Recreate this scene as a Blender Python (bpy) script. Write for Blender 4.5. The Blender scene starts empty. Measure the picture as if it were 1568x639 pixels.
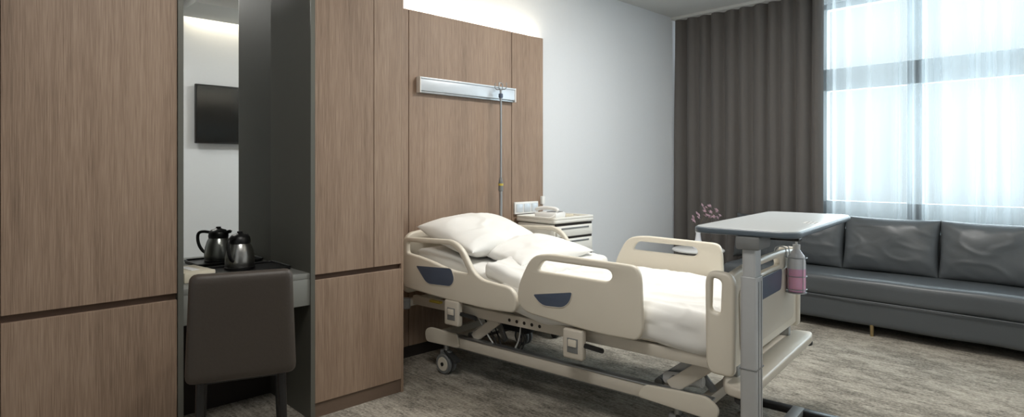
import bpy, bmesh, math, random
from mathutils import Vector, Matrix, noise
random.seed(3)
scene = bpy.context.scene
COL = scene.collection

# ---------------------------------------------------------------- materials
def srgb(r, g, b):
    def f(c):
        c /= 255.0
        return c/12.92 if c <= 0.04045 else ((c+0.055)/1.055)**2.4
    return (f(r), f(g), f(b), 1.0)

def mat_basic(name, col, rough=0.5, metal=0.0, nscale=0, namp=0.0, bump=0.0, spec=0.5, sheen=0.0, stretch=None):
    m = bpy.data.materials.new(name); m.use_nodes = True
    nt = m.node_tree; b = nt.nodes['Principled BSDF']
    b.inputs['Base Color'].default_value = col
    b.inputs['Roughness'].default_value = rough
    b.inputs['Metallic'].default_value = metal
    b.inputs['Specular IOR Level'].default_value = spec
    if sheen: b.inputs['Sheen Weight'].default_value = sheen
    if nscale:
        tc = nt.nodes.new('ShaderNodeTexCoord')
        mp = nt.nodes.new('ShaderNodeMapping')
        if stretch: mp.inputs['Scale'].default_value = stretch
        n = nt.nodes.new('ShaderNodeTexNoise'); n.inputs['Scale'].default_value = nscale
        n.inputs['Detail'].default_value = 4
        nt.links.new(tc.outputs['Object'], mp.inputs['Vector'])
        nt.links.new(mp.outputs[0], n.inputs['Vector'])
        mix = nt.nodes.new('ShaderNodeMix'); mix.data_type = 'RGBA'
        k = 1-namp; k2 = 1+namp
        mix.inputs[6].default_value = (col[0]*k, col[1]*k, col[2]*k, 1)
        mix.inputs[7].default_value = (min(1, col[0]*k2), min(1, col[1]*k2), min(1, col[2]*k2), 1)
        nt.links.new(n.outputs['Fac'], mix.inputs[0])
        nt.links.new(mix.outputs[2], b.inputs['Base Color'])
        if bump:
            bp = nt.nodes.new('ShaderNodeBump'); bp.inputs['Strength'].default_value = bump
            bp.inputs['Distance'].default_value = 0.01
            nt.links.new(n.outputs['Fac'], bp.inputs['Height'])
            nt.links.new(bp.outputs[0], b.inputs['Normal'])
    return m

def mat_wood():
    m = bpy.data.materials.new('wood_veneer'); m.use_nodes = True
    nt = m.node_tree; N = nt.nodes; L = nt.links; b = N['Principled BSDF']
    tc = N.new('ShaderNodeTexCoord')
    def noise_(sc, scale, det, dist=0):
        mp = N.new('ShaderNodeMapping'); mp.inputs['Scale'].default_value = sc
        n = N.new('ShaderNodeTexNoise'); n.inputs['Scale'].default_value = scale
        n.inputs['Detail'].default_value = det; n.inputs['Roughness'].default_value = 0.6
        n.inputs['Distortion'].default_value = dist
        L.new(tc.outputs['Object'], mp.inputs['Vector']); L.new(mp.outputs[0], n.inputs['Vector'])
        return n
    fine = noise_((260, 260, 7.0), 1.0, 2)
    mid = noise_((45, 45, 1.1), 1.0, 4, 0.8)
    big = noise_((2.5, 2.5, 0.5), 1.0, 2)
    a = N.new('ShaderNodeMath'); a.operation = 'MULTIPLY'; a.inputs[1].default_value = 0.42
    L.new(fine.outputs['Fac'], a.inputs[0])
    c = N.new('ShaderNodeMath'); c.operation = 'MULTIPLY_ADD'; c.inputs[1].default_value = 0.28
    L.new(mid.outputs['Fac'], c.inputs[0]); L.new(a.outputs[0], c.inputs[2])
    d = N.new('ShaderNodeMath'); d.operation = 'MULTIPLY_ADD'; d.inputs[1].default_value = 0.30
    L.new(big.outputs['Fac'], d.inputs[0]); L.new(c.outputs[0], d.inputs[2])
    r = N.new('ShaderNodeValToRGB')
    r.color_ramp.elements[0].position = 0.33; r.color_ramp.elements[0].color = srgb(114, 94, 78)
    r.color_ramp.elements[1].position = 0.68; r.color_ramp.elements[1].color = srgb(170, 148, 128)
    e = r.color_ramp.elements.new(0.5); e.color = srgb(147, 124, 105)
    L.new(d.outputs[0], r.inputs[0]); L.new(r.outputs[0], b.inputs['Base Color'])
    b.inputs['Roughness'].default_value = 0.55
    bp = N.new('ShaderNodeBump'); bp.inputs['Strength'].default_value = 0.08; bp.inputs['Distance'].default_value = 0.002
    L.new(fine.outputs['Fac'], bp.inputs['Height']); L.new(bp.outputs[0], b.inputs['Normal'])
    return m

def mat_carpet():
    m = bpy.data.materials.new('carpet'); m.use_nodes = True
    nt = m.node_tree; N = nt.nodes; L = nt.links; b = N['Principled BSDF']
    tc = N.new('ShaderNodeTexCoord')
    def noise_(sc, det, rot=0.0, rough=0.6):
        mp = N.new('ShaderNodeMapping'); mp.inputs['Scale'].default_value = sc
        mp.inputs['Rotation'].default_value = (0, 0, rot)
        n = N.new('ShaderNodeTexNoise'); n.inputs['Scale'].default_value = 1
        n.inputs['Detail'].default_value = det; n.inputs['Roughness'].default_value = rough
        L.new(tc.outputs['Object'], mp.inputs['Vector']); L.new(mp.outputs[0], n.inputs['Vector'])
        return n
    patch = noise_((5.5, 2.4, 1), 5, rough=0.75)
    streak = noise_((60, 9, 1), 4, rough=0.7)
    grain = noise_((75, 60, 60), 3, rough=0.7)
    r1 = N.new('ShaderNodeValToRGB')
    r1.color_ramp.elements[0].position = 0.44; r1.color_ramp.elements[0].color = (0, 0, 0, 1)
    r1.color_ramp.elements[1].position = 0.57; r1.color_ramp.elements[1].color = (1, 1, 1, 1)
    L.new(patch.outputs['Fac'], r1.inputs[0])
    a = N.new('ShaderNodeMath'); a.operation = 'MULTIPLY'; a.inputs[1].default_value = 0.14
    L.new(r1.outputs[0], a.inputs[0])
    s = N.new('ShaderNodeMath'); s.operation = 'MULTIPLY_ADD'; s.inputs[1].default_value = 0.60
    L.new(streak.outputs['Fac'], s.inputs[0]); L.new(a.outputs[0], s.inputs[2])
    g = N.new('ShaderNodeMath'); g.operation = 'MULTIPLY_ADD'; g.inputs[1].default_value = 0.60
    L.new(grain.outputs['Fac'], g.inputs[0]); L.new(s.outputs[0], g.inputs[2])
    r = N.new('ShaderNodeValToRGB')
    r.color_ramp.elements[0].position = 0.45; r.color_ramp.elements[0].color = srgb(84, 80, 74)
    r.color_ramp.elements[1].position = 0.90; r.color_ramp.elements[1].color = srgb(190, 183, 170)
    L.new(g.outputs[0], r.inputs[0]); L.new(r.outputs[0], b.inputs['Base Color'])
    b.inputs['Roughness'].default_value = 0.95; b.inputs['Specular IOR Level'].default_value = 0.1
    bp = N.new('ShaderNodeBump'); bp.inputs['Strength'].default_value = 0.3; bp.inputs['Distance'].default_value = 0.003
    L.new(g.outputs[0], bp.inputs['Height']); L.new(bp.outputs[0], b.inputs['Normal'])
    return m

def mat_sheer():
    m = bpy.data.materials.new('sheer_fabric'); m.use_nodes = True
    nt = m.node_tree; N = nt.nodes; L = nt.links
    N.remove(N['Principled BSDF']); out = N['Material Output']
    tr = N.new('ShaderNodeBsdfTransparent'); tr.inputs[0].default_value = (0.94, 0.98, 0.99, 1)
    df = N.new('ShaderNodeBsdfDiffuse'); df.inputs[0].default_value = (0.74, 0.78, 0.81, 1)
    tl = N.new('ShaderNodeBsdfTranslucent'); tl.inputs[0].default_value = (0.70, 0.76, 0.79, 1)
    m1 = N.new('ShaderNodeMixShader'); m1.inputs[0].default_value = 0.58
    L.new(df.outputs[0], m1.inputs[1]); L.new(tl.outputs[0], m1.inputs[2])
    m2 = N.new('ShaderNodeMixShader')
    lw = N.new('ShaderNodeLayerWeight'); lw.inputs[0].default_value = 0.45
    ma = N.new('ShaderNodeMath'); ma.operation = 'MULTIPLY_ADD'; ma.inputs[1].default_value = 0.65; ma.inputs[2].default_value = 0.19
    L.new(lw.outputs['Facing'], ma.inputs[0]); L.new(ma.outputs[0], m2.inputs[0])
    L.new(tr.outputs[0], m2.inputs[1]); L.new(m1.outputs[0], m2.inputs[2])
    L.new(m2.outputs[0], out.inputs[0])
    return m

def mat_glass():
    m = bpy.data.materials.new('pane_glass'); m.use_nodes = True
    nt = m.node_tree; N = nt.nodes; L = nt.links
    N.remove(N['Principled BSDF']); out = N['Material Output']
    tr = N.new('ShaderNodeBsdfTransparent'); tr.inputs[0].default_value = (0.96, 0.98, 0.98, 1)
    gl = N.new('ShaderNodeBsdfGlossy'); gl.inputs['Roughness'].default_value = 0.25
    m2 = N.new('ShaderNodeMixShader'); m2.inputs[0].default_value = 0.01
    L.new(tr.outputs[0], m2.inputs[1]); L.new(gl.outputs[0], m2.inputs[2]); L.new(m2.outputs[0], out.inputs[0])
    return m

WOOD = mat_wood(); CARPET = mat_carpet(); SHEER = mat_sheer(); GLASS = mat_glass()
WALL = mat_basic('wall_paint', srgb(222, 225, 228), 0.85, nscale=40, namp=0.015, bump=0.02)
CEIL = mat_basic('ceiling_paint', srgb(205, 206, 204), 0.9, nscale=30, namp=0.01)
NICHE = mat_basic('niche_laminate', srgb(88, 87, 79), 0.55, nscale=30, namp=0.05)
TRIMG = mat_basic('trim_metal', srgb(104, 104, 97), 0.4, 0.3, nscale=30, namp=0.03)
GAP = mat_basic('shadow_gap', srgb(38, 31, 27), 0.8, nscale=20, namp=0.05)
GROOVE = mat_basic('groove_strip', srgb(92, 71, 57), 0.7, nscale=20, namp=0.05)
KICK = mat_basic('kick_laminate', srgb(108, 90, 76), 0.6, nscale=60, namp=0.08)
DESKM = mat_basic('desk_laminate', srgb(122, 123, 118), 0.5, nscale=30, namp=0.03)
IVORY = mat_basic('ivory_plastic', srgb(220, 213, 198), 0.38, nscale=8, namp=0.015)
IVORY2 = mat_basic('ivory_painted_steel', srgb(206, 199, 186), 0.4, 0.0, nscale=8, namp=0.02)
CABW = mat_basic('cabinet_white', srgb(230, 228, 221), 0.4, 0.0, nscale=8, namp=0.02)
BLUEP = mat_basic('slate_blue_plastic', srgb(80, 91, 110), 0.4, nscale=8, namp=0.03)
STEEL = mat_basic('brushed_steel', srgb(178, 178, 176), 0.28, 1.0, nscale=60, namp=0.05)
STEELM = mat_basic('satin_steel', srgb(165, 168, 170), 0.35, 0.85, nscale=20, namp=0.04)
ALU = mat_basic('column_aluminium', srgb(184, 186, 187), 0.4, 0.3, nscale=40, namp=0.03)
BLACK = mat_basic('black_plastic', srgb(26, 26, 27), 0.35, nscale=30, namp=0.1)
RUBBER = mat_basic('dark_rubber', srgb(50, 50, 50), 0.7, nscale=30, namp=0.1)
GREY = mat_basic('grey_plastic', srgb(120, 122, 122), 0.5, nscale=30, namp=0.04)
LINEN = mat_basic('white_linen', srgb(234, 233, 229), 0.9, nscale=5, namp=0.01, bump=0.08, sheen=0.05)
MATT = mat_basic('mattress_fabric', srgb(218, 215, 208), 0.9, nscale=12, namp=0.03, bump=0.05)
CURT = mat_basic('curtain_fabric', srgb(98, 94, 91), 0.95, nscale=200, namp=0.08, bump=0.1, sheen=0.1, stretch=(1, 1, 0.15))
LEATHER = mat_basic('grey_leather', srgb(77, 81, 84), 0.38, nscale=60, namp=0.05, bump=0.04)
LEATHER2 = mat_basic('taupe_leather', srgb(66, 59, 53), 0.5, nscale=90, namp=0.08, bump=0.08)
FRAMEW = mat_basic('window_frame_paint', srgb(208, 213, 216), 0.5, nscale=10, namp=0.02)
WHITEP = mat_basic('white_plastic', srgb(232, 232, 230), 0.35, nscale=10, namp=0.01)
TABLETOP = mat_basic('laminate_top', srgb(182, 187, 189), 0.3, nscale=50, namp=0.02)
TABEDGE = mat_basic('slate_edge_band', srgb(86, 98, 108), 0.4, nscale=50, namp=0.02)
SCREEN = mat_basic('tv_screen', srgb(12, 20, 22), 0.15, nscale=5, namp=0.05)
RAILM = mat_basic('service_rail_metal', srgb(205, 212, 218), 0.35, 0.3, nscale=10, namp=0.01)
PINK = mat_basic('pink_sanitizer', srgb(246, 188, 218), 0.25, nscale=5, namp=0.02)
BOTTLE = mat_basic('clear_bottle_plastic', srgb(228, 229, 233), 0.15, nscale=5, namp=0.02)
PETAL = mat_basic('orchid_petal', srgb(206, 172, 184), 0.6, nscale=40, namp=0.2)
STEM = mat_basic('flower_stem', srgb(94, 86, 72), 0.6, nscale=40, namp=0.1)
YELLOW = mat_basic('yellow_plastic', srgb(190, 170, 70), 0.4, nscale=20, namp=0.05)
GOLD = mat_basic('brass_leg', srgb(180, 160, 120), 0.3, 0.9, nscale=20, namp=0.03)
PAPER = mat_basic('cream_card', srgb(206, 198, 178), 0.7, nscale=20, namp=0.03)
MIRROR = mat_basic('mirror_silver', (0.82, 0.84, 0.83, 1), 0.0, 1.0)
PINK.node_tree.nodes['Principled BSDF'].inputs['Subsurface Weight'].default_value = 0.3
PINK.node_tree.nodes['Principled BSDF'].inputs['Subsurface Scale'].default_value = 0.05

# ---------------------------------------------------------------- helpers
def empty(name, loc=(0, 0, 0), rz=0.0):
    e = bpy.data.objects.new(name, None); COL.objects.link(e)
    e.location = loc; e.rotation_euler = (0, 0, rz); e.empty_display_size = 0.1
    return e

def add(name, me, mat, parent=None, smooth=True, loc=None, rot=None, ang=35):
    ob = bpy.data.objects.new(name, me); COL.objects.link(ob)
    if mat and not me.materials: me.materials.append(mat)
    elif mat: me.materials[0] = mat
    if smooth:
        for p in me.polygons: p.use_smooth = True
        me.set_sharp_from_angle(angle=math.radians(ang))
    if parent: ob.parent = parent
    if loc: ob.location = loc
    if rot: ob.rotation_euler = rot
    return ob

def bm_to(bm, name):
    bmesh.ops.recalc_face_normals(bm, faces=bm.faces)
    me = bpy.data.meshes.new(name); bm.to_mesh(me); bm.free(); return me

def box(name, lo, hi, mat, parent=None, bevel=0.0, seg=2, rot=None, M=None):
    bm = bmesh.new(); bmesh.ops.create_cube(bm, size=1)
    s = [hi[i]-lo[i] for i in range(3)]; c = [(hi[i]+lo[i])/2 for i in range(3)]
    for v in bm.verts: v.co = Vector((v.co.x*s[0], v.co.y*s[1], v.co.z*s[2]))
    if bevel:
        bmesh.ops.bevel(bm, geom=bm.edges[:], offset=min(bevel, min(s)*0.49), segments=seg, profile=0.5, affect='EDGES')
    if M is not None: bmesh.ops.transform(bm, matrix=M, verts=bm.verts)
    if rot is None:
        for v in bm.verts: v.co += Vector(c)
        return add(name, bm_to(bm, name), mat, parent, smooth=bevel > 0)
    return add(name, bm_to(bm, name), mat, parent, smooth=bevel > 0, loc=c, rot=rot)

def beam(name, a, b, w, h, mat, parent=None, bevel=0.004):
    a = Vector(a); b = Vector(b); d = b-a; L = d.length
    bm = bmesh.new(); bmesh.ops.create_cube(bm, size=1)
    for v in bm.verts: v.co = Vector((v.co.x*w, v.co.y*h, v.co.z*L))
    if bevel: bmesh.ops.bevel(bm, geom=bm.edges[:], offset=bevel, segments=2, affect='EDGES')
    q = d.to_track_quat('Z', 'Y')
    bmesh.ops.transform(bm, matrix=Matrix.Translation((a+b)/2) @ q.to_matrix().to_4x4(), verts=bm.verts)
    return add(name, bm_to(bm, name), mat, parent)

def cyl(name, a, b, r, mat, parent=None, r2=None, n=24, bevel=0.0):
    a = Vector(a); b = Vector(b); d = b-a
    bm = bmesh.new()
    bmesh.ops.create_cone(bm, cap_ends=True, segments=n, radius1=r, radius2=r if r2 is None else r2, depth=d.length)
    if bevel:
        es = [e for e in bm.edges if len(e.link_faces) == 2 and any(len(f.verts) > 4 for f in e.link_faces)]
        bmesh.ops.bevel(bm, geom=es, offset=bevel, segments=3, affect='EDGES')
    q = d.to_track_quat('Z', 'Y')
    bmesh.ops.transform(bm, matrix=Matrix.Translation((a+b)/2) @ q.to_matrix().to_4x4(), verts=bm.verts)
    return add(name, bm_to(bm, name), mat, parent)

def lathe(name, prof, mat, parent=None, loc=(0, 0, 0), n=36):
    bm = bmesh.new(); rings = []
    for r, z in prof:
        rings.append([bm.verts.new((max(r, 1e-4)*math.cos(2*math.pi*i/n), max(r, 1e-4)*math.sin(2*math.pi*i/n), z)) for i in range(n)])
    for a, b in zip(rings, rings[1:]):
        for i in range(n):
            bm.faces.new((a[i], a[(i+1) % n], b[(i+1) % n], b[i]))
    bmesh.ops.remove_doubles(bm, verts=bm.verts, dist=0.0003)
    return add(name, bm_to(bm, name), mat, parent, loc=loc, ang=50)

def smooth_pts(pts, it=2):
    pts = [Vector(p) for p in pts]
    for _ in range(it):
        q = [pts[0]]
        for a, b in zip(pts, pts[1:]):
            q += [a*0.75+b*0.25, a*0.25+b*0.75]
        q.append(pts[-1]); pts = q
    return pts

def tube(name, pts, r, mat, parent=None, sm=2, res=4, cyclic=False):
    cu = bpy.data.curves.new(name, 'CURVE'); cu.dimensions = '3D'
    if sm: pts = smooth_pts(pts, sm)
    sp = cu.splines.new('POLY'); sp.points.add(len(pts)-1)
    for i, p in enumerate(pts): sp.points[i].co = (p[0], p[1], p[2], 1)
    sp.use_cyclic_u = cyclic
    cu.bevel_depth = r; cu.bevel_resolution = res; cu.use_fill_caps = True
    ob = bpy.data.objects.new(name+'_c', cu); COL.objects.link(ob)
    dg = bpy.context.evaluated_depsgraph_get(); dg.update()
    me = bpy.data.meshes.new_from_object(ob.evaluated_get(dg))
    bpy.data.objects.remove(ob); me.name = name
    return add(name, me, mat, parent)

def rpoly(pts, r=0.02, seg=6):
    n = len(pts); out = []
    for i in range(n):
        p = Vector(pts[i][:2]); a = Vector(pts[i-1][:2]); b = Vector(pts[(i+1) % n][:2])
        rr = pts[i][2] if len(pts[i]) > 2 else r
        la = (a-p).length; lb = (b-p).length
        ra = min(rr, la*0.48); rb = min(rr, lb*0.48)
        p0 = p+(a-p)/la*ra; p2 = p+(b-p)/lb*rb
        for k in range(seg+1):
            t = k/seg
            out.append(p0*(1-t)**2+p*2*t*(1-t)+p2*t*t)
    return out

def prism(name, loops, th, bevel, mat, parent=None, M=None):
    cu = bpy.data.curves.new(name, 'CURVE'); cu.dimensions = '2D'; cu.fill_mode = 'BOTH'
    for lp in loops:
        sp = cu.splines.new('POLY'); sp.points.add(len(lp)-1)
        for i, p in enumerate(lp): sp.points[i].co = (p[0], p[1], 0, 1)
        sp.use_cyclic_u = True
    cu.extrude = th/2-bevel; cu.bevel_depth = bevel; cu.bevel_resolution = 3; cu.offset = -bevel
    ob = bpy.data.objects.new(name+'_c', cu); COL.objects.link(ob)
    dg = bpy.context.evaluated_depsgraph_get(); dg.update()
    me = bpy.data.meshes.new_from_object(ob.evaluated_get(dg))
    bpy.data.objects.remove(ob); me.name = name
    bm = bmesh.new(); bm.from_mesh(me); bmesh.ops.remove_doubles(bm, verts=bm.verts, dist=0.0001)
    if M is not None: bmesh.ops.transform(bm, matrix=M, verts=bm.verts)
    bmesh.ops.recalc_face_normals(bm, faces=bm.faces)
    bm.to_mesh(me); bm.free()
    return add(name, me, mat, parent, ang=40)

def MYZ(x):
    return Matrix(((0, 0, 1, x), (1, 0, 0, 0), (0, 1, 0, 0), (0, 0, 0, 1)))
def MXZ(y):
    return Matrix(((1, 0, 0, 0), (0, 0, -1, y), (0, 1, 0, 0), (0, 0, 0, 1)))
def MXY(z):
    return Matrix.Translation((0, 0, z))

def rbox(name, lo, hi, r, mat, parent=None, n=(20, 20, 6), fn=None, loc=None, rot=None):
    lo = Vector(lo); hi = Vector(hi); c = (lo+hi)/2; h = (hi-lo)/2
    bm = bmesh.new(); vm = {}
    def vert(i, j, k):
        key = (i, j, k)
        if key not in vm:
            p = Vector((-1+2*i/n[0], -1+2*j/n[1], -1+2*k/n[2]))
            P = Vector((p.x*h.x, p.y*h.y, p.z*h.z))
            q = Vector([max(-(h[a]-r), min(h[a]-r, P[a])) for a in range(3)])
            d = P-q
            if d.length > 1e-9: P = q+d.normalized()*r*min(1, max(abs(d.x), abs(d.y), abs(d.z))/r)
            P = P+c
            if fn: P = fn(P)
            vm[key] = bm.verts.new(P)
        return vm[key]
    A, B, C = n
    for i in range(A):
        for j in range(B):
            bm.faces.new((vert(i, j, 0), vert(i, j+1, 0), vert(i+1, j+1, 0), vert(i+1, j, 0)))
            bm.faces.new((vert(i, j, C), vert(i+1, j, C), vert(i+1, j+1, C), vert(i, j+1, C)))
    for i in range(A):
        for k in range(C):
            bm.faces.new((vert(i, 0, k), vert(i+1, 0, k), vert(i+1, 0, k+1), vert(i, 0, k+1)))
            bm.faces.new((vert(i, B, k), vert(i, B, k+1), vert(i+1, B, k+1), vert(i+1, B, k)))
    for j in range(B):
        for k in range(C):
            bm.faces.new((vert(0, j, k), vert(0, j, k+1), vert(0, j+1, k+1), vert(0, j+1, k)))
            bm.faces.new((vert(A, j, k), vert(A, j+1, k), vert(A, j+1, k+1), vert(A, j, k+1)))
    return add(name, bm_to(bm, name), mat, parent, loc=loc, rot=rot, ang=80)

def pillow(name, w, h, t, mat, parent=None, loc=(0, 0, 0), rot=(0, 0, 0), wr=0.012, n=56, seed=0.0, sag=0.0, pinch=0.07, p=0.55):
    bm = bmesh.new(); G = {}
    for s in (1, -1):
        for i in range(n+1):
            for j in range(n+1):
                u = -1+2*i/n; v = -1+2*j/n
                if s == -1 and (i in (0, n) or j in (0, n)):
                    G[(s, i, j)] = G[(1, i, j)]; continue
                prof = ((1-abs(u)**2.6)*(1-abs(v)**2.6))
                zz = t/2*max(prof, 0)**p
                px = u*w/2*(1-pinch*(1-v*v)*abs(u)*0.9)
                py = v*h/2*(1-pinch*(1-u*u)*abs(v)*0.9)
                q = Vector((px*3.5+seed, py*3.5+seed*2, s*3.1))
                wn = noise.noise(q)*wr
                # a few soft creases radiating along the long axis
                wn += max(0, 0.28-abs(noise.noise(Vector((px*3+py*7+seed, py*4-px*3, s*2.0)))))*wr*0.9
                ed = max(0, 1-prof)
                wn += math.sin((u+v)*14+seed)*0.0025*ed*max(prof, 0)**0.3
                z = s*(zz+wn*max(prof, 0)**0.4) - sag*(u*u)
                G[(s, i, j)] = bm.verts.new((px, py, z))
    for s in (1, -1):
        for i in range(n):
            for j in range(n):
                vs = (G[(s, i, j)], G[(s, i+1, j)], G[(s, i+1, j+1)], G[(s, i, j+1)])
                bm.faces.new(vs if s == 1 else vs[::-1])
    return add(name, bm_to(bm, name), mat, parent, loc=loc, rot=rot, ang=120)

# ---------------------------------------------------------------- room shell
ZC = 3.06
YW = 3.63
XW = 6.35
box('floor', (-1.2, -2.2, -0.1), (XW+0.2, YW+0.2, 0.0), CARPET)
box('ceiling', (-1.2, -2.2, ZC), (XW+0.2, YW+0.2, ZC+0.1), CEIL)
box('wall_headboard', (-1.2, YW, 0), (XW+0.2, YW+0.2, ZC), WALL)
box('wall_entry_side', (-1.2, -2.0, 0), (-1.0, YW, ZC), WALL)
box('wall_entry_end', (-1.2, -2.2, 0), (1.9, -2.0, ZC), WALL)
box('wall_tv', (1.75, -2.0, 0), (XW, 0.10, ZC), WALL)
WY0, WY1, WZ0, WZ1 = 0.3, 3.2, 0.86, 2.98
wl = empty('wall_window')
box('below_sill', (XW, 0.10, 0), (XW+0.2, YW, WZ0), WALL, wl)
box('above_head', (XW, 0.10, WZ1), (XW+0.2, YW, ZC), WALL, wl)
box('pier_right', (XW, 0.10, WZ0), (XW+0.2, WY0, WZ1), WALL, wl)
box('pier_left', (XW, WY1, WZ0), (XW+0.2, YW, WZ1), WALL, wl)
win = empty('window_1')
fx0, fx1 = XW+0.03, XW+0.11
box('frame_bottom', (fx0, WY0, WZ0), (fx1, WY1, WZ0+0.16), FRAMEW, win, 0.005)
box('frame_top', (fx0, WY0, WZ1-0.06), (fx1, WY1, WZ1), FRAMEW, win, 0.005)
box('frame_transom', (fx0, WY0, 2.11), (fx1, WY1, 2.33), FRAMEW, win, 0.005)
for i, y in enumerate((WY0, 1.30, 2.10, WY1-0.12)):
    box('mullion_%d' % i, (fx0, y, WZ0), (fx1, y+0.12, WZ1), FRAMEW, win, 0.005)
box('glass', (XW+0.065, WY0, WZ0), (XW+0.071, WY1, WZ1), GLASS, win)
box('trim_sill', (XW-0.07, 0.10, WZ0-0.03), (XW+0.03, YW, WZ0), FRAMEW, None, 0.004)
box('ceiling_soffit', (1.75, 0.24, 2.94), (4.6, 0.9, ZC), CEIL)

pan = empty('wood_headboard_panel')
PZ = 2.475; PY = 3.55
for i, (a, b) in enumerate(((2.003, 2.385), (2.390, 3.398), (3.403, 3.78))):
    box('board_%d' % i, (a, PY, 0.08), (b, PY+0.03, PZ), WOOD, pan, 0.0015, 1)
box('backing', (2.003, PY+0.03, 0.0), (3.775, PY+0.045, PZ-0.03), GROOVE, pan)
box('baseboard_panel', (2.003, PY+0.005, 0), (3.78, PY+0.03, 0.08), GAP)
box('baseboard_headboard', (3.785, YW-0.012, 0), (XW, YW, 0.08), TRIMG)

# ---------------------------------------------------------------- wardrobes
CY = 3.03
wd = empty('wardrobe')
box('carcass', (-1.0, CY+0.022, 0.0), (0.775, YW, ZC), GROOVE, wd)
for i, (x0, x1) in enumerate(((-0.995, 0.155), (0.160, 0.775))):
    box('door_upper_%d' % i, (x0, CY, 0.772), (x1, CY+0.02, ZC-0.005), WOOD, wd, 0.0015, 1)
    box('door_lower_%d' % i, (x0, CY, 0.08), (x1, CY+0.02, 0.742), WOOD, wd, 0.0015, 1)
box('kick', (-1.0, CY+0.008, 0.0), (0.775, CY+0.022, 0.078), KICK, wd)
wd2 = empty('wardrobe.001')
box('carcass', (1.44, CY+0.022, 0.0), (1.998, YW, ZC), GROOVE, wd2)
box('side_panel', (1.985, CY, 0.0), (2.0, PY, ZC), WOOD, wd2)
box('door_upper_0', (1.440, CY, 0.772), (1.797, CY+0.02, ZC-0.005), WOOD, wd2, 0.0015, 1)
box('door_upper_1', (1.800, CY, 0.772), (1.985, CY+0.02, ZC-0.005), WOOD, wd2, 0.0015, 1)
box('door_lower', (1.440, CY, 0.08), (1.985, CY+0.02, 0.742), WOOD, wd2, 0.0015, 1)
box('kick', (1.44, CY+0.008, 0.0), (1.985, CY+0.022, 0.078), KICK, wd2)

# ---------------------------------------------------------------- vanity niche
ni = empty('vanity_niche')
box('side_left', (0.777, CY-0.006, 0), (0.80, 3.60, ZC), TRIMG, ni)
box('side_right', (1.414, CY-0.006, 0), (1.438, CY+0.004, ZC), TRIMG, ni)
box('side_right_inner', (1.414, CY+0.004, 0), (1.438, 3.60, ZC), NICHE, ni)
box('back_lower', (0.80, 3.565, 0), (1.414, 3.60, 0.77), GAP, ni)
box('mirror_glass', (0.80, 3.56, 0.79), (1.414, 3.566, ZC-0.01), MIRROR, ni)
box('desk_top', (0.80, CY+0.002, 0.755), (1.414, 3.565, 0.785), DESKM, ni, 0.003)
box('desk_apron', (0.80, CY+0.002, 0.615), (1.414, CY+0.03, 0.755), DESKM, ni, 0.002)
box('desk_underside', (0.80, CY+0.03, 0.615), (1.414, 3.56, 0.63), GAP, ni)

# ---------------------------------------------------------------- tv on opposite wall
tv = empty('television')
box('bezel', (1.95, 0.14, 1.61), (3.07, 0.18, 2.25), BLACK, tv, 0.006)
box('screen', (1.965, 0.178, 1.63), (3.055, 0.182, 2.235), SCREEN, tv)
box('bracket', (2.3, 0.10, 1.75), (2.7, 0.14, 2.1), BLACK, tv)
box('outlet_plate', (2.44, 0.10, 1.50), (2.53, 0.112, 1.59), WHITEP, tv, 0.003)

# ---------------------------------------------------------------- service rail
sr = empty('bedhead_service_rail')
box('rail_body', (2.46, PY-0.045, 1.90), (3.395, PY, 2.0), RAILM, sr, 0.006)
box('rail_lip', (2.46, PY-0.052, 1.985), (3.395, PY-0.04, 1.998), RAILM, sr, 0.003)
box('rail_lower', (2.46, PY-0.035, 1.885), (3.395, PY, 1.90), STEELM, sr, 0.003)
box('end_cap', (3.395, PY-0.05, 1.885), (3.405, PY, 2.0), WHITEP, sr, 0.003)
box('end_cap_left', (2.45, PY-0.05, 1.885), (2.46, PY, 2.0), WHITEP, sr, 0.003)
so = empty('wall_socket_panel')
box('plate', (3.42, PY-0.02, 0.96), (3.70, PY, 1.06), WHITEP, so, 0.004)
for i in range(3):
    box('socket_%d' % i, (3.435+i*0.09, PY-0.026, 0.975), (3.51+i*0.09, PY-0.018, 1.045), RAILM, so, 0.004)
box('call_button', (3.74, PY-0.03, 1.03), (3.775, PY, 1.10), WHITEP, so, 0.005)

# ---------------------------------------------------------------- curtains
def curtain(name, x, y0, y1, z0, z1, amp, wl, mat, seed, sub=0.008, jit=0.35, sharp=0.7):
    bm = bmesh.new(); ny = int((y1-y0)/sub); nz = 14; rows = []
    for k in range(nz+1):
        zt = k/nz; z = z0+(z1-z0)*zt; row = []
        for i in range(ny+1):
            y = y0+(y1-y0)*i/ny
            ph = 2*math.pi*y/wl + jit*3*noise.noise(Vector((y*3.0, seed, 0))) + 0.45*noise.noise(Vector((y*4, zt*1.6, seed+5)))
            a = amp*(0.75+0.6*noise.noise(Vector((y*5, zt*0.8, seed+9))))
            s = math.sin(ph)
            dx = a*(math.copysign(abs(s)**sharp, s)) + amp*0.3*noise.noise(Vector((y*16, zt*2, seed+3)))
            row.append(bm.verts.new((x+dx, y+0.3*a*math.cos(ph), z)))
        rows.append(row)
    for a, b in zip(rows, rows[1:]):
        for i in range(ny): bm.faces.new((a[i], a[i+1], b[i+1], b[i]))
    return add(name, bm_to(bm, name), mat, ang=180)
curtain('blackout_curtain', 6.07, 2.04, 3.60, 0.02, ZC-0.01, 0.052, 0.150, CURT, 1.3, jit=0.6, sharp=0.85)
curtain('sheer_curtain', 6.19, 0.16, 2.12, 0.03, ZC-0.02, 0.040, 0.15, SHEER, 7.7, sub=0.005, jit=1.8, sharp=1.0)
box('trim_curtain_track', (6.0, 0.12, ZC-0.03), (6.25, YW, ZC), CEIL)

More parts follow.
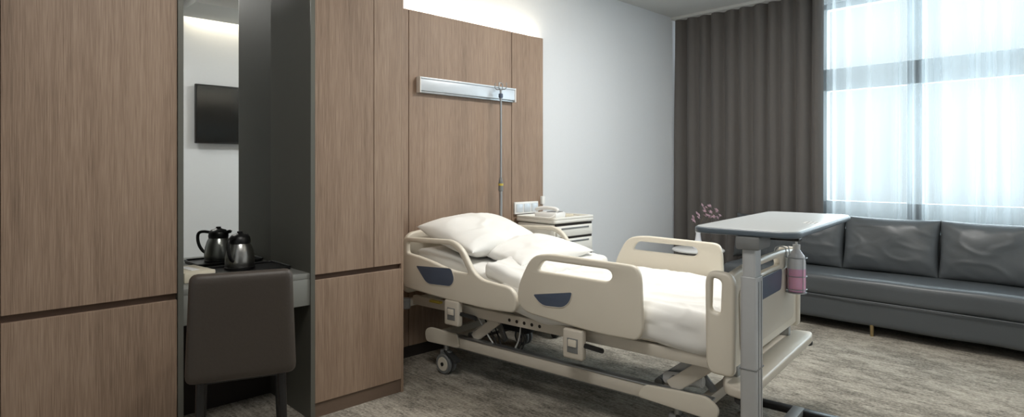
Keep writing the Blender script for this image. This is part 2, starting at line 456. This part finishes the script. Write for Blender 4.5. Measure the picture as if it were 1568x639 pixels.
# ---------------------------------------------------------------- sofa
sf = empty('sofa')
SX = 5.32
def sofw(P):
    P = P.copy(); P.z += 0.008*noise.noise(Vector((P.x*3, P.y*2.2, 0))); P.x += 0.006*noise.noise(Vector((P.y*3, P.z*6, 2)))
    return P
rbox('seat_cushion', (SX, 0.16, 0.27), (6.0, 2.68, 0.455), 0.05, LEATHER, sf, (16, 60, 8), sofw)
rbox('base', (SX+0.02, 0.17, 0.075), (6.0, 2.67, 0.285), 0.03, LEATHER, sf, (8, 40, 8), sofw)
tube('seat_piping', [(SX+0.004, 0.2, 0.277), (SX+0.004, 2.64, 0.277)], 0.006, LEATHER, sf, sm=0)
rbox('backrest', (5.88, 0.17, 0.40), (6.0, 2.67, 0.80), 0.04, LEATHER, sf, (6, 40, 10))
for i, yc in enumerate((0.72, 1.425, 2.13)):
    pillow('back_cushion_%d' % i, 0.72, 0.48, 0.20, LEATHER, sf, loc=(5.85, yc, 0.68),
           rot=(math.radians(78), 0, math.radians(-90)), wr=0.022, seed=i*3.3+1, pinch=0.04, p=0.42)
pillow('back_cushion_3', 0.40, 0.45, 0.20, LEATHER, sf, loc=(5.85, 2.60, 0.665), rot=(math.radians(78), 0, math.radians(-90)), wr=0.018, seed=8)
for i, (x, y) in enumerate(((5.42, 0.3), (5.36, 1.43), (5.42, 2.55), (5.92, 0.3), (5.92, 2.55))):
    cyl('leg_%d' % i, (x, y, 0), (x, y, 0.09), 0.012, GOLD, sf, r2=0.016)

# ---------------------------------------------------------------- side table + orchid
st = empty('side_table', (5.50, 3.02, 0))
lathe('top', [(0, 0.505), (0.245, 0.505), (0.255, 0.512), (0.255, 0.522), (0.245, 0.53), (0, 0.53)], WHITEP, st)
cyl('stem', (0, 0, 0.02), (0, 0, 0.506), 0.022, STEELM, st)
lathe('foot', [(0, 0), (0.17, 0), (0.17, 0.012), (0.03, 0.03), (0, 0.03)], STEELM, st)
fl = empty('orchid_vase', (5.50, 3.02, 0.531))
lathe('vase', [(0, 0), (0.05, 0), (0.055, 0.02), (0.03, 0.09), (0.022, 0.15), (0.03, 0.18), (0.026, 0.18), (0.018, 0.15), (0, 0.14)], BOTTLE, fl)
for s in range(4):
    dx, dy = ((-0.02, 0.03), (0.05, -0.02), (0.03, -0.10), (0.09, 0.0))[s]
    top = (dx*1.6, dy*1.3-0.03, 0.33+0.03*s)
    tube('stem_%d' % s, [(0, 0, 0.12), (dx*0.3, dy*0.3, 0.22), (dx, dy, 0.30), top], 0.003, STEM, fl)
    for k in range(7):
        c = Vector(top)+Vector((random.uniform(-.045, .045), random.uniform(-.045, .045), random.uniform(-.10, .03)))
        bm = bmesh.new()
        for q in range(5):
            a = q*2*math.pi/5+k
            t = random.uniform(-0.4, 0.4)
            vs = [Vector((0, 0, 0)), Vector((0.011, 0.009, 0.004)), Vector((0.024, 0, 0.002)), Vector((0.011, -0.009, 0.004))]
            R = Matrix.Rotation(0.9+t, 3, 'X') @ Matrix.Rotation(a, 3, 'Z')
            bm.faces.new([bm.verts.new(c+R @ v) for v in vs])
        me = bm_to(bm, 'petals'); add('bloom_%d_%d' % (s, k), me, PETAL, fl)

# ---------------------------------------------------------------- chair
ch = empty('desk_chair', (0.895, 2.55, 0), math.radians(-19))
def bk(P):
    P = P.copy(); t = (P.z-0.475)/0.445
    P.x *= 1.0-0.09*t
    P.y += -0.04*t + 0.10*(P.x*P.x)
    return P
rbox('backrest', (-0.212, -0.03, 0.475), (0.212, 0.035, 0.925), 0.032, LEATHER2, ch, (24, 6, 24), bk)
rbox('seat', (-0.200, 0.0, 0.475), (0.200, 0.43, 0.545), 0.034, LEATHER2, ch, (20, 20, 6), lambda P: P+Vector((0, 0, 0.006*math.cos(P.x*6))))
box('seat_frame', (-0.17, 0.03, 0.458), (0.17, 0.40, 0.48), BLACK, ch, 0.005)
for i, (x, y) in enumerate(((-0.155, 0.04), (0.155, 0.04), (-0.155, 0.38), (0.155, 0.38))):
    cyl('leg_%d' % i, (x*1.10, y+(-0.03 if y < 0.2 else 0.02), 0), (x, y, 0.465), 0.011, BLACK, ch, r2=0.018)

# ---------------------------------------------------------------- desk items
DZ = 0.786
tr = empty('serving_tray', (1.215, 3.36, DZ))
prism('plate', [rpoly([(-0.185, -0.135), (0.185, -0.135), (0.185, 0.135), (-0.185, 0.135)], 0.03)], 0.008, 0.002, BLACK, tr, MXY(0.004))
tube('rim', [(p.x, p.y, 0.012) for p in rpoly([(-0.183, -0.133), (0.183, -0.133), (0.183, 0.133), (-0.183, 0.133)], 0.03)], 0.006, BLACK, tr, sm=0, cyclic=True)
ke = empty('thermal_carafe', (1.175, 3.385, DZ+0.009), math.radians(224))
lathe('body', [(0, 0), (0.070, 0), (0.075, 0.006), (0.076, 0.05), (0.072, 0.085), (0.062, 0.12), (0.052, 0.14), (0, 0.14)], STEEL, ke)
lathe('base_ring', [(0, 0), (0.077, 0), (0.078, 0.012), (0.074, 0.014)], BLACK, ke)
lathe('lid', [(0.053, 0.138), (0.055, 0.15), (0.052, 0.172), (0.04, 0.186), (0.02, 0.192), (0.014, 0.196), (0.014, 0.204), (0, 0.206)], BLACK, ke)
beam('spout', (-0.03, 0, 0.165), (-0.075, 0, 0.178), 0.035, 0.02, BLACK, ke, 0.006)
tube('handle', [(0.045, 0, 0.17), (0.10, 0, 0.178), (0.125, 0, 0.16), (0.12, 0, 0.10), (0.09, 0, 0.055), (0.065, 0, 0.05)], 0.009, BLACK, ke)
bx = empty('tissue_box', (0.90, 3.30, DZ), math.radians(8))
box('carton', (-0.075, -0.12, 0), (0.075, 0.12, 0.05), PAPER, bx, 0.004)
box('slot', (-0.02, -0.07, 0.05), (0.02, 0.07, 0.052), WHITEP, bx)

# ---------------------------------------------------------------- bedside cabinet
bc = empty('bedside_cabinet', (3.44, 3.09, 0))
box('body', (0.0, 0.02, 0.10), (0.46, 0.43, 0.90), CABW, bc, 0.01)
prism('top', [rpoly([(-0.015, 0.0), (0.475, 0.0), (0.475, 0.44), (-0.015, 0.44)], 0.03)], 0.03, 0.01, CABW, bc, MXY(0.922))
prism('top_rim', [rpoly([(-0.015, 0.0), (0.475, 0.0), (0.475, 0.44), (-0.015, 0.44)], 0.03), rpoly([(0.005, 0.02), (0.455, 0.02), (0.455, 0.42), (0.005, 0.42)], 0.02)], 0.02, 0.004, CABW, bc, MXY(0.945))
for i, (z0, z1) in enumerate(((0.80, 0.885), (0.655, 0.78), (0.505, 0.63), (0.12, 0.48))):
    box('drawer_%d' % i, (0.012, 0.0, z0), (0.448, 0.022, z1), CABW, bc, 0.006)
    box('handle_recess_%d' % i, (0.06, -0.004, z1-0.026), (0.40, 0.004, z1-0.014), GREY, bc, 0.002)
    box('gap_%d' % i, (0.005, 0.014, z1), (0.455, 0.02, z1+0.018), GAP, bc)
for i, (x, y) in enumerate(((0.05, 0.06), (0.41, 0.06), (0.05, 0.38), (0.41, 0.38))):
    cyl('caster_%d' % i, (x-0.012, y, 0.03), (x+0.012, y, 0.03), 0.03, RUBBER, bc)
    cyl('caster_stem_%d' % i, (x, y, 0.04), (x, y, 0.11), 0.01, STEELM, bc)
ph = empty('telephone', (3.60, 3.30, 0.938), math.radians(15))
box('base', (-0.09, -0.10, 0.0), (0.09, 0.10, 0.045), WHITEP, ph, 0.012)
box('keypad', (-0.01, -0.08, 0.044), (0.075, 0.03, 0.050), GREY, ph, 0.003)
tube('handset', [(-0.055, -0.10, 0.06), (-0.055, -0.085, 0.075), (-0.055, 0.0, 0.085), (-0.055, 0.085, 0.075), (-0.055, 0.10, 0.06)], 0.016, WHITEP, ph)
tube('cord', [(-0.07, -0.09, 0.05), (-0.11, -0.08, 0.01), (-0.12, 0.0, 0.008), (-0.09, 0.05, 0.008)], 0.004, WHITEP, ph)
sp = empty('notepad', (3.80, 3.33, 0.938))
box('pad', (-0.05, -0.07, 0), (0.05, 0.07, 0.016), PAPER, sp, 0.002)

# ---------------------------------------------------------------- hospital bed
BR = math.radians(6.9)
bed = empty('hospital_bed', (2.52, 1.254, 0), BR)
def topz(y):
    t = max(0.0, min(1.0, (y-1.12)/0.95))
    return 0.15*(t*t*(3-2*t)*0.4+t*0.6)
def mfn(P):
    P = P.copy(); P.z += topz(P.y); return P
rbox('mattress', (0.03, 0.06, 0.525), (0.97, 2.09, 0.645), 0.03, MATT, bed, (16, 50, 5), mfn)
rbox('fitted_sheet', (0.022, 1.0, 0.545), (0.978, 2.094, 0.655), 0.035, LINEN, bed, (30, 40, 6),
     lambda P: mfn(P+Vector((0, 0, 0.004*noise.noise(Vector((P.x*9, P.y*9, 0)))))))
rbox('deck', (0.02, 0.05, 0.495), (0.98, 2.10, 0.522), 0.01, IVORY2, bed, (4, 40, 2), mfn)
def dfn(P):
    P = P.copy()
    w = noise.noise(Vector((P.x*2.2, P.y*1.6, 1.0)))*0.020
    # sparse soft creases running mostly along the bed
    w += max(0, 0.22-abs(noise.noise(Vector((P.x*5.5+P.y*1.2, P.y*1.6-P.x*1.5, 4.0)))))*0.060
    w += max(0, 0.15-abs(noise.noise(Vector((P.x*9-P.y*3, P.y*4+P.x*4, 2.0)))))*0.030
    if P.z > 0.6:
        P.z += w + topz(P.y) + 0.014*math.cos((P.x-0.5)*3) - 0.004
    else:
        low = (0.6-P.z)/0.12
        ex = 1 if P.x > 0.5 else -1
        if abs(P.x-0.5) > 0.4:
            P.x += ex*(0.014*noise.noise(Vector((P.y*9, P.z*3, 5)))+0.008*low)
            P.z += 0.028*noise.noise(Vector((P.y*3.5, ex, 7)))*low + topz(P.y)
        if P.y < 0.12: P.y += 0.008*noise.noise(Vector((P.x*8, 0, 5)))
    return P
rbox('duvet', (0.0, 0.05, 0.485), (1.0, 1.34, 0.675), 0.06, LINEN, bed, (100, 130, 14), dfn)
def ffn(P):
    P = dfn(P); return P+Vector((0, 0.02*noise.noise(Vector((P.x*5, 0, 3))), 0.020*noise.noise(Vector((P.x*3, P.y*6, 8)))))
rbox('duvet_fold', (0.01, 1.16, 0.62), (0.99, 1.46, 0.72), 0.035, LINEN, bed, (90, 40, 6), ffn)
pillow('pillow_1', 0.78, 0.52, 0.22, LINEN, bed, loc=(0.42, 1.84, 0.885), rot=(math.radians(15), 0, math.radians(2)), wr=0.035, seed=2.0)
pillow('pillow_2', 0.72, 0.42, 0.15, LINEN, bed, loc=(0.56, 1.47, 0.785), rot=(math.radians(7), math.radians(-2), math.radians(-6)), wr=0.045, seed=5.0)

head_outer = rpoly([(2.115, .555, .04), (2.125, .79, .03), (2.115, .888, .05), (1.66, .903, .05), (1.575, .862, .06), (1.455, .69, .08), (1.19, .668, .04), (1.145, .61, .04), (1.16, .527, .04), (1.36, .518, .08), (1.75, .53, .1)], seg=8)
head_hole = rpoly([(2.075, .785, .02), (2.075, .858, .025), (1.675, .870, .03), (1.605, .836, .04), (1.515, .708, .03), (1.66, .712, .1), (1.90, .765, .1)], seg=8)
foot_outer = rpoly([(1.145, .60, .05), (1.135, .70, .10), (1.045, .862, .07), (.93, .886, .08), (.41, .874, .04), (.385, .83, .05), (.372, .56, .04), (.40, .512, .03), (.62, .508, .10), (1.09, .545, .06)], seg=8)
foot_hole = rpoly([(1.005, .785, .03), (.965, .845, .03), (.555, .840, .03), (.535, .808, .03), (.56, .778, .03)], seg=8)
def blue_head(): return rpoly([(1.985, .712), (1.66, .728, .02), (1.63, .665, .03), (1.66, .615, .03), (1.88, .605, .04)], 0.02)
def blue_foot(): return rpoly([(1.03, .655), (.77, .700, .015), (.785, .645, .03), (.83, .608, .03), (.97, .60, .04)], 0.02)
for side, x, out in (('near', -0.045, -1), ('far', 1.045, 1)):
    prism('head_rail_'+side, [head_outer, head_hole], 0.036, 0.012, IVORY, bed, MYZ(x))
    prism('foot_rail_'+side, [foot_outer, foot_hole], 0.036, 0.012, IVORY, bed, MYZ(x))
    prism('head_rail_insert_'+side, [blue_head()], 0.006, 0.002, BLUEP, bed, MYZ(x+out*0.018))
    prism('foot_rail_insert_'+side, [blue_foot()], 0.006, 0.002, BLUEP, bed, MYZ(x+out*0.018))
    for q, lp in enumerate((blue_head(), blue_foot())):
        tube('insert_lip_%d_%s' % (q, side), [(x+out*0.019, p.x, p.y) for p in lp], 0.003, IVORY2, bed, sm=0, cyclic=True)
    for nm, yc, zc in (('a', 1.66, 0.455), ('b', 0.77, 0.43)):
        box('rail_latch_%s_%s' % (nm, side), (x-0.022, yc-0.062, zc-0.08), (x+0.022, yc+0.062, zc+0.075), IVORY2, bed, 0.012, 3)
        xo = x+out*0.022
        box('latch_recess_%s_%s' % (nm, side), (min(xo, xo+out*0.003), yc-0.035, zc-0.045), (max(xo, xo+out*0.003), yc+0.03, zc+0.03), GREY, bed, 0.001)
        box('latch_paddle_%s_%s' % (nm, side), (min(xo, xo+out*0.010), yc-0.028, zc-0.012), (max(xo, xo+out*0.010), yc+0.022, zc+0.024), IVORY, bed, 0.003)
        beam('latch_arm_%s_%s' % (nm, side), (x, yc-0.05, zc+0.0), (x-out*0.075, yc-0.13, zc-0.035), 0.03, 0.022, BLACK, bed)
        beam('rail_bracket_%s_%s' % (nm, side), (x, yc+0.03, zc-0.05), (0.5+(x-0.5)*0.84, yc+0.03, zc-0.02), 0.05, 0.03, STEELM, bed)
for side, x in (('near', 0.045), ('far', 0.955)):
    box('upper_frame_'+side, (x-0.018, 0.02, 0.425), (x+0.018, 2.12, 0.485), IVORY2, bed, 0.006)
    beam('back_section_'+side, (x+0.05*(1 if x < .5 else -1), 1.18, 0.485), (x+0.05*(1 if x < .5 else -1), 2.06, 0.615), 0.03, 0.04, IVORY2, bed)
    for k in range(5):
        yy = 1.05+0.055*k
        cyl('frame_hole_%s_%d' % (side, k), (x-0.0195 if x < .5 else x+0.0195, yy, 0.455), (x-0.0185 if x < .5 else x+0.0185, yy, 0.455), 0.010, GAP, bed)
for k, y in enumerate((0.06, 0.55, 1.1, 1.6, 2.08)):
    box('cross_member_%d' % k, (0.05, y-0.02, 0.43), (0.95, y+0.02, 0.475), IVORY2, bed, 0.005)
hb = rpoly([(-.02, .50, .05), (-.03, .80, .05), (0.0, .905, .07), (.25, .93, .1), (.5, .935, .1), (.75, .93, .1), (1.0, .905, .07), (1.03, .80, .05), (1.02, .50, .05)], seg=8)
hb_hole = rpoly([(.20, .845), (.25, .89), (.75, .89), (.80, .845)], 0.03)
prism('headboard', [hb, hb_hole], 0.04, 0.014, IVORY, bed, MXZ(2.155))
box('head_bumper', (-0.03, 2.12, 0.41), (1.03, 2.17, 0.46), IVORY2, bed, 0.012)
for i, x in enumerate((-0.02, 1.02)):
    cyl('bumper_roller_%d' % i, (x, 2.14, 0.40), (x, 2.14, 0.47), 0.035, GREY, bed, bevel=0.006)
fb = rpoly([(-.03, .45, .04), (-.04, .80, .05), (-.01, .875, .05), (.2, .895, .1), (.5, .90, .1), (.85, .895, .1), (1.06, .875, .05), (1.09, .80, .05), (1.08, .45, .04)], seg=8)
fb_hole = rpoly([(.30, .825), (.34, .865), (.71, .865), (.75, .825)], 0.025)
prism('footboard', [fb, fb_hole], 0.04, 0.014, IVORY, bed, MXZ(-0.02))
for i, x in enumerate((-0.025, 1.065)):
    pil = rpoly([(-0.055, .43, .03), (-0.06, .84, .03), (-0.035, .885, .03), (0.055, .89, .04), (0.075, .85, .04), (0.07, .47, .03), (0.05, .43, .03)], seg=6)
    hol = rpoly([(0.005, .70), (0.0, .85), (0.045, .86), (0.05, .71)], 0.02)
    prism('foot_pillar_%d' % i, [pil, hol], 0.045, 0.014, IVORY, bed, MYZ(x))
prism('footboard_panel', [rpoly([(.08, .50), (.06, .80), (.99, .80), (.97, .50)], 0.05)], 0.008, 0.003, IVORY2, bed, MXZ(-0.043))
prism('footboard_blue', [rpoly([(.30, .70), (.28, .81), (.72, .81), (.70, .70)], 0.03)], 0.006, 0.002, BLUEP, bed, MXZ(-0.049))
prism('foot_bumper', [rpoly([(-.05, -.02), (-.075, -.11, .04), (0.02, -.13, .04), (1.03, -.13, .04), (1.125, -.11, .04), (1.10, -.02), (1.0, .03), (.05, .03)], 0.03)], 0.045, 0.012, IVORY2, bed, MXY(0.375))
for i, x in enumerate((-0.02, 1.08)):
    cyl('foot_roller_%d' % i, (x, -0.085, 0.325), (x, -0.085, 0.352), 0.035, RUBBER, bed, bevel=0.005)
for i, x in enumerate((0.1, 0.95)):
    box('foot_post_%d' % i, (x-0.02, -0.03, 0.39), (x+0.02, 0.02, 0.50), STEELM, bed, 0.004)
for side, x in (('near', 0.08), ('far', 0.92)):
    box('base_rail_'+side, (x-0.02, 0.10, 0.195), (x+0.02, 1.97, 0.262), IVORY2, bed, 0.006)
    box('base_rail_cap_'+side, (x-0.024, 0.08, 0.262), (x+0.024, 1.99, 0.272), STEELM, bed, 0.003)
    cyl('brake_rod_'+side, (x+(0.05 if x < .5 else -0.05), 0.3, 0.17), (x+(0.05 if x < .5 else -0.05), 1.85, 0.17), 0.009, STEELM, bed)
for k, y in enumerate((0.14, 0.34, 1.80, 1.95)):
    box('base_cross_%d' % k, (0.06, y-0.022, 0.20), (0.94, y+0.022, 0.255), IVORY2, bed, 0.006)
for side, x in (('near', 0.055), ('far', 0.945)):
    prism('base_end_'+side, [rpoly([(1.70, .20), (1.72, .285), (1.98, .29), (2.02, .26), (2.01, .19)], 0.03)], 0.02, 0.005, IVORY, bed, MYZ(x))
    prism('base_foot_'+side, [rpoly([(0.06, .18), (0.04, .24), (0.10, .285), (0.42, .27), (0.46, .20)], 0.03)], 0.02, 0.005, IVORY, bed, MYZ(x))
for i, (x, y) in enumerate(((0.09, 1.86), (0.91, 1.86), (0.09, 0.26), (0.91, 0.26))):
    for sgn in (-1, 1):
        cyl('caster_tyre_%d_%d' % (i, sgn), (x+sgn*0.010, y, 0.066), (x+sgn*0.034, y, 0.066), 0.066, GREY if y > 1 else RUBBER, bed, n=32, bevel=0.006)
        cyl('caster_hub_%d_%d' % (i, sgn), (x+sgn*0.030, y, 0.066), (x+sgn*0.037, y, 0.066), 0.046, IVORY, bed, n=32, bevel=0.003)
        cyl('caster_axle_%d_%d' % (i, sgn), (x+sgn*0.034, y, 0.066), (x+sgn*0.042, y, 0.066), 0.012, BLACK, bed)
    cyl('caster_stem_%d' % i, (x, y, 0.10), (x, y, 0.20), 0.019, STEELM, bed)
    rbox('caster_hood_%d' % i, (x-0.02, y-0.045, 0.105), (x+0.02, y+0.045, 0.155), 0.015, GREY, bed, (4, 8, 4))
    if x < .5 or y < 1:
        beam('brake_pedal_%d' % i, (x, y, 0.15), (x-(0.02 if x < .5 else -.02), y-0.13, 0.10), 0.05, 0.015, RUBBER, bed)
for k, (yb, yt) in enumerate(((1.72, 1.45), (0.40, 0.16))):
    for x in (0.20, 0.80):
        beam('lift_arm_%d_%d' % (k, int(x*10)), (x, yb, 0.245), (x, yt, 0.44), 0.03, 0.055, IVORY2 if k == 0 else STEELM, bed)
        beam('lift_link_%d_%d' % (k, int(x*10)), (x, yb-0.28, 0.26), (x, yt+0.05, 0.36), 0.02, 0.035, STEELM, bed)
        cyl('pivot_%d_%d' % (k, int(x*10)), (x-0.03, yb, 0.25), (x+0.03, yb, 0.25), 0.022, STEELM, bed)
    cyl('torque_tube_%d' % k, (0.12, yt, 0.425), (0.88, yt, 0.425), 0.022, STEELM, bed)
    cyl('torque_tube_low_%d' % k, (0.12, yb-0.1, 0.30), (0.88, yb-0.1, 0.30), 0.018, STEELM, bed)
box('motor_housing_0', (0.30, 1.35, 0.29), (0.40, 1.62, 0.39), BLACK, bed, 0.02)
box('motor_housing_1', (0.42, 0.35, 0.31), (0.50, 0.62, 0.39), BLACK, bed, 0.02)
cyl('actuator_0', (0.35, 0.85, 0.34), (0.35, 1.40, 0.34), 0.022, STEELM, bed)
cyl('actuator_1', (0.46, 0.60, 0.35), (0.46, 1.10, 0.39), 0.022, STEELM, bed)
cyl('actuator_2', (0.16, 0.16, 0.31), (0.16, 0.36, 0.29), 0.03, WHITEP, bed, bevel=0.006)
beam('foot_lift_plate', (0.10, 0.30, 0.27), (0.10, 0.10, 0.43), 0.02, 0.07, IVORY2, bed)
beam('head_lift_plate', (0.10, 1.62, 0.27), (0.10, 1.42, 0.42), 0.02, 0.06, IVORY2, bed)
for s in range(3):
    tube('cable_%d' % s, [(0.12+0.05*s, 1.62, 0.42), (0.10, 1.50-0.05*s, 0.30), (0.10, 1.38, 0.20-0.02*s), (0.12, 1.28-0.03*s, 0.27), (0.18, 1.30, 0.42)], 0.005, WHITEP if s == 0 else BLACK, bed)
box('control_box', (0.55, 1.0, 0.33), (0.80, 1.25, 0.42), GREY, bed, 0.015)
box('yellow_release', (0.0, 1.83, 0.47), (0.03, 1.93, 0.485), YELLOW, bed, 0.004)

# ---------------------------------------------------------------- iv pole
c, s = math.cos(BR), math.sin(BR)
def bw(x, y, z=0): return (2.52+c*x-s*y, 1.254+s*x+c*y, z)
iv = empty('iv_pole', bw(0.93, 2.105, 0), BR)
cyl('lower_tube', (0, 0, 0.43), (0, 0, 1.22), 0.0125, STEELM, iv)
cyl('collar', (0, 0, 1.16), (0, 0, 1.235), 0.019, GREY, iv, bevel=0.004)
cyl('collar_ring', (0, 0, 1.205), (0, 0, 1.222), 0.0205, YELLOW, iv)
cyl('collar_cone', (0, 0, 1.235), (0, 0, 1.27), 0.018, GREY, iv, r2=0.010)
cyl('upper_tube', (0, 0, 1.22), (0, 0, 1.97), 0.0085, STEELM, iv)
cyl('hook_hub', (0, 0, 1.90), (0, 0, 1.935), 0.018, BLUEP, iv, bevel=0.004)
for k in range(4):
    a = k*math.pi/2+0.4; dx, dy = math.cos(a), math.sin(a)
    tube('hook_%d' % k, [(0, 0, 1.93), (0.005*dx, 0.005*dy, 1.97), (0.035*dx, 0.035*dy, 1.965), (0.05*dx, 0.05*dy, 1.985), (0.045*dx, 0.045*dy, 2.02)], 0.0035, STEELM, iv)
tube('hook_loop', [(-0.02, 0, 1.97), (-0.02, 0, 2.02), (0.02, 0, 2.02), (0.02, 0, 1.97)], 0.0035, STEELM, iv)
box('mount', (-0.03, -0.03, 0.41), (0.03, 0.03, 0.44), STEELM, iv, 0.005)

# ---------------------------------------------------------------- overbed table
ot = empty('overbed_table', bw(0, 0, 0), BR)
tp = rpoly([(-.12, -.33), (1.04, -.33), (1.04, .11), (-.12, .11)], 0.075, seg=10)
prism('edge_band', [tp], 0.026, 0.008, TABEDGE, ot, MXY(1.075))
tp2 = rpoly([(-.112, -.322), (1.032, -.322), (1.032, .102), (-.112, .102)], 0.07, seg=10)
prism('laminate', [tp2], 0.008, 0.003, TABLETOP, ot, MXY(1.087))
box('label', (0.34, -0.30, 1.0911), (0.42, -0.24, 1.0916), WHITEP, ot)
for i in range(3):
    box('label_text_%d' % i, (0.345, -0.292+i*0.017, 1.0916), (0.415, -0.286+i*0.017, 1.0919), BLACK, ot)
cx, cy = -0.06, -0.135
prism('column_outer', [rpoly([(-0.048, -0.034), (0.048, -0.034), (0.048, 0.034), (-0.048, 0.034)], 0.014)], 0.80, 0.003, ALU, ot, Matrix.Translation((cx, cy, 0.49)))
prism('column_inner', [rpoly([(-0.041, -0.028), (0.041, -0.028), (0.041, 0.028), (-0.041, 0.028)], 0.012)], 0.98, 0.003, ALU, ot, Matrix.Translation((cx, cy, 0.55)))
for k, dx in enumerate((-0.018, 0.018)):
    box('column_groove_%d' % k, (cx+dx-0.003, cy-0.0352, 0.12), (cx+dx+0.003, cy-0.033, 0.87), GREY, ot)
box('column_seam', (cx-0.05, cy-0.036, 0.50), (cx+0.05, cy+0.036, 0.506), GREY, ot, 0.001)
box('head_bracket', (cx-0.06, cy-0.05, 1.005), (cx+0.10, cy+0.05, 1.062), GREY, ot, 0.01)
box('support_arm', (cx-0.04, cy-0.03, 1.03), (0.80, cy+0.03, 1.062), STEELM, ot, 0.006)
box('release_lever', (0.05, cy-0.16, 1.035), (0.10, cy-0.02, 1.05), BLACK, ot, 0.005)
box('base_bar', (cx, cy-0.03, 0.055), (0.72, cy+0.03, 0.095), GREY, ot, 0.01)
for i, x in enumerate((cx, 0.70)):
    box('base_leg_%d' % i, (x-0.03, cy-0.30, 0.055), (x+0.03, cy+0.30, 0.09), BLACK if i else GREY, ot, 0.012)
    for j, y in enumerate((cy-0.27, cy+0.27)):
        cyl('caster_%d_%d' % (i, j), (x-0.012, y, 0.028), (x+0.012, y, 0.028), 0.028, RUBBER, ot, bevel=0.003)

# ---------------------------------------------------------------- sanitizer bottle
sb = empty('sanitizer_dispenser', bw(0.83, -0.095, 0), BR)
lathe('liquid', [(0, 0.675), (0.042, 0.675), (0.046, 0.685), (0.046, 0.80), (0, 0.80)], PINK, sb)
lathe('bottle', [(0.0462, 0.80), (0.046, 0.84), (0.040, 0.87), (0.022, 0.895), (0.016, 0.905), (0.016, 0.92), (0, 0.92)], BOTTLE, sb)
cyl('pump_collar', (0, 0, 0.905), (0, 0, 0.93), 0.019, WHITEP, sb)
cyl('pump_stem', (0, 0, 0.93), (0, 0, 0.965), 0.006, WHITEP, sb)
tube('pump_nozzle', [(0.015, 0, 0.972), (-0.02, 0, 0.975), (-0.05, 0, 0.965), (-0.055, 0, 0.955)], 0.007, WHITEP, sb)
for k, z in enumerate((0.69, 0.76, 0.86)):
    tube('holder_ring_%d' % k, [(0.052*math.cos(a*math.pi/12), 0.052*math.sin(a*math.pi/12), z) for a in range(24)], 0.0022, STEELM, sb, sm=0, cyclic=True)
for k in range(4):
    a = k*math.pi/2+0.9
    cyl('holder_wire_%d' % k, (0.052*math.cos(a), 0.052*math.sin(a), 0.67), (0.052*math.cos(a), 0.052*math.sin(a), 0.86), 0.002, STEELM, sb)
cyl('holder_base', (0, 0, 0.668), (0, 0, 0.674), 0.052, STEELM, sb)
for x in (-0.03, 0.03):
    tube('hook_%d' % (x > 0), [(x, 0.042, 0.86), (x, 0.046, 0.90), (x, 0.05, 0.915), (x, 0.09, 0.915), (x, 0.105, 0.90), (x, 0.105, 0.86)], 0.003, STEELM, sb)

# ---------------------------------------------------------------- lights
def area(name, loc, size, power, col=(1, 1, 1), rot=(0, 0, 0), shape='RECTANGLE', spread=None):
    l = bpy.data.lights.new(name, 'AREA'); l.shape = shape; l.size = size[0]; l.size_y = size[1]
    l.energy = power; l.color = col
    if spread: l.spread = math.radians(spread)
    o = bpy.data.objects.new(name, l); COL.objects.link(o); o.location = loc; o.rotation_euler = rot
    return o
area('cove_light', (2.89, 3.60, PZ-0.01), (1.72, 0.03), 11, (1.0, 0.86, 0.66), (math.radians(180), 0, 0))
area('tv_wall_cove_light', (3.2, 0.17, ZC-0.02), (2.7, 0.06), 12, (1.0, 0.86, 0.66))
area('added_fill_bed', (3.6, 1.9, ZC-0.01), (1.0, 0.4), 56, (1.0, 0.98, 0.94))  # unseen fill lamp, added under the ceiling to brighten bed and room
area('added_fill_entry', (0.8, 1.3, ZC-0.01), (0.8, 0.8), 34, (1.0, 0.97, 0.92))  # added fill, out of view, lifts the room light on the entry side
area('window_daylight', (XW+0.6, 1.3, 2.0), (2.6, 2.2), 135, (0.86, 0.94, 1.0), (0, math.radians(90), 0))

w = bpy.data.worlds.new('World'); scene.world = w; w.use_nodes = True
nt = w.node_tree; bg = nt.nodes['Background']
tc = nt.nodes.new('ShaderNodeTexCoord'); sx = nt.nodes.new('ShaderNodeSeparateXYZ'); rp = nt.nodes.new('ShaderNodeValToRGB')
rp.color_ramp.elements[0].position = 0.44; rp.color_ramp.elements[0].color = (0.58, 0.65, 0.69, 1)
rp.color_ramp.elements[1].position = 0.56; rp.color_ramp.elements[1].color = (0.86, 0.92, 0.95, 1)
ma = nt.nodes.new('ShaderNodeMath'); ma.operation = 'MULTIPLY_ADD'; ma.inputs[1].default_value = 0.5; ma.inputs[2].default_value = 0.5
nt.links.new(tc.outputs['Generated'], sx.inputs[0]); nt.links.new(sx.outputs['Z'], ma.inputs[0])
nt.links.new(ma.outputs[0], rp.inputs[0]); nt.links.new(rp.outputs[0], bg.inputs[0]); bg.inputs[1].default_value = 1.0

# ---------------------------------------------------------------- camera
cd = bpy.data.cameras.new('camera'); cd.sensor_width = 36; cd.sensor_fit = 'HORIZONTAL'
cd.lens = 36*908/1568; cd.shift_y = -63/1568; cd.clip_start = 0.02
cam = bpy.data.objects.new('camera', cd); COL.objects.link(cam)
cam.location = (0, 0, 1.35); cam.rotation_euler = (math.radians(90), 0, math.radians(-43.8))
scene.camera = cam
scene.view_settings.view_transform = 'Standard'
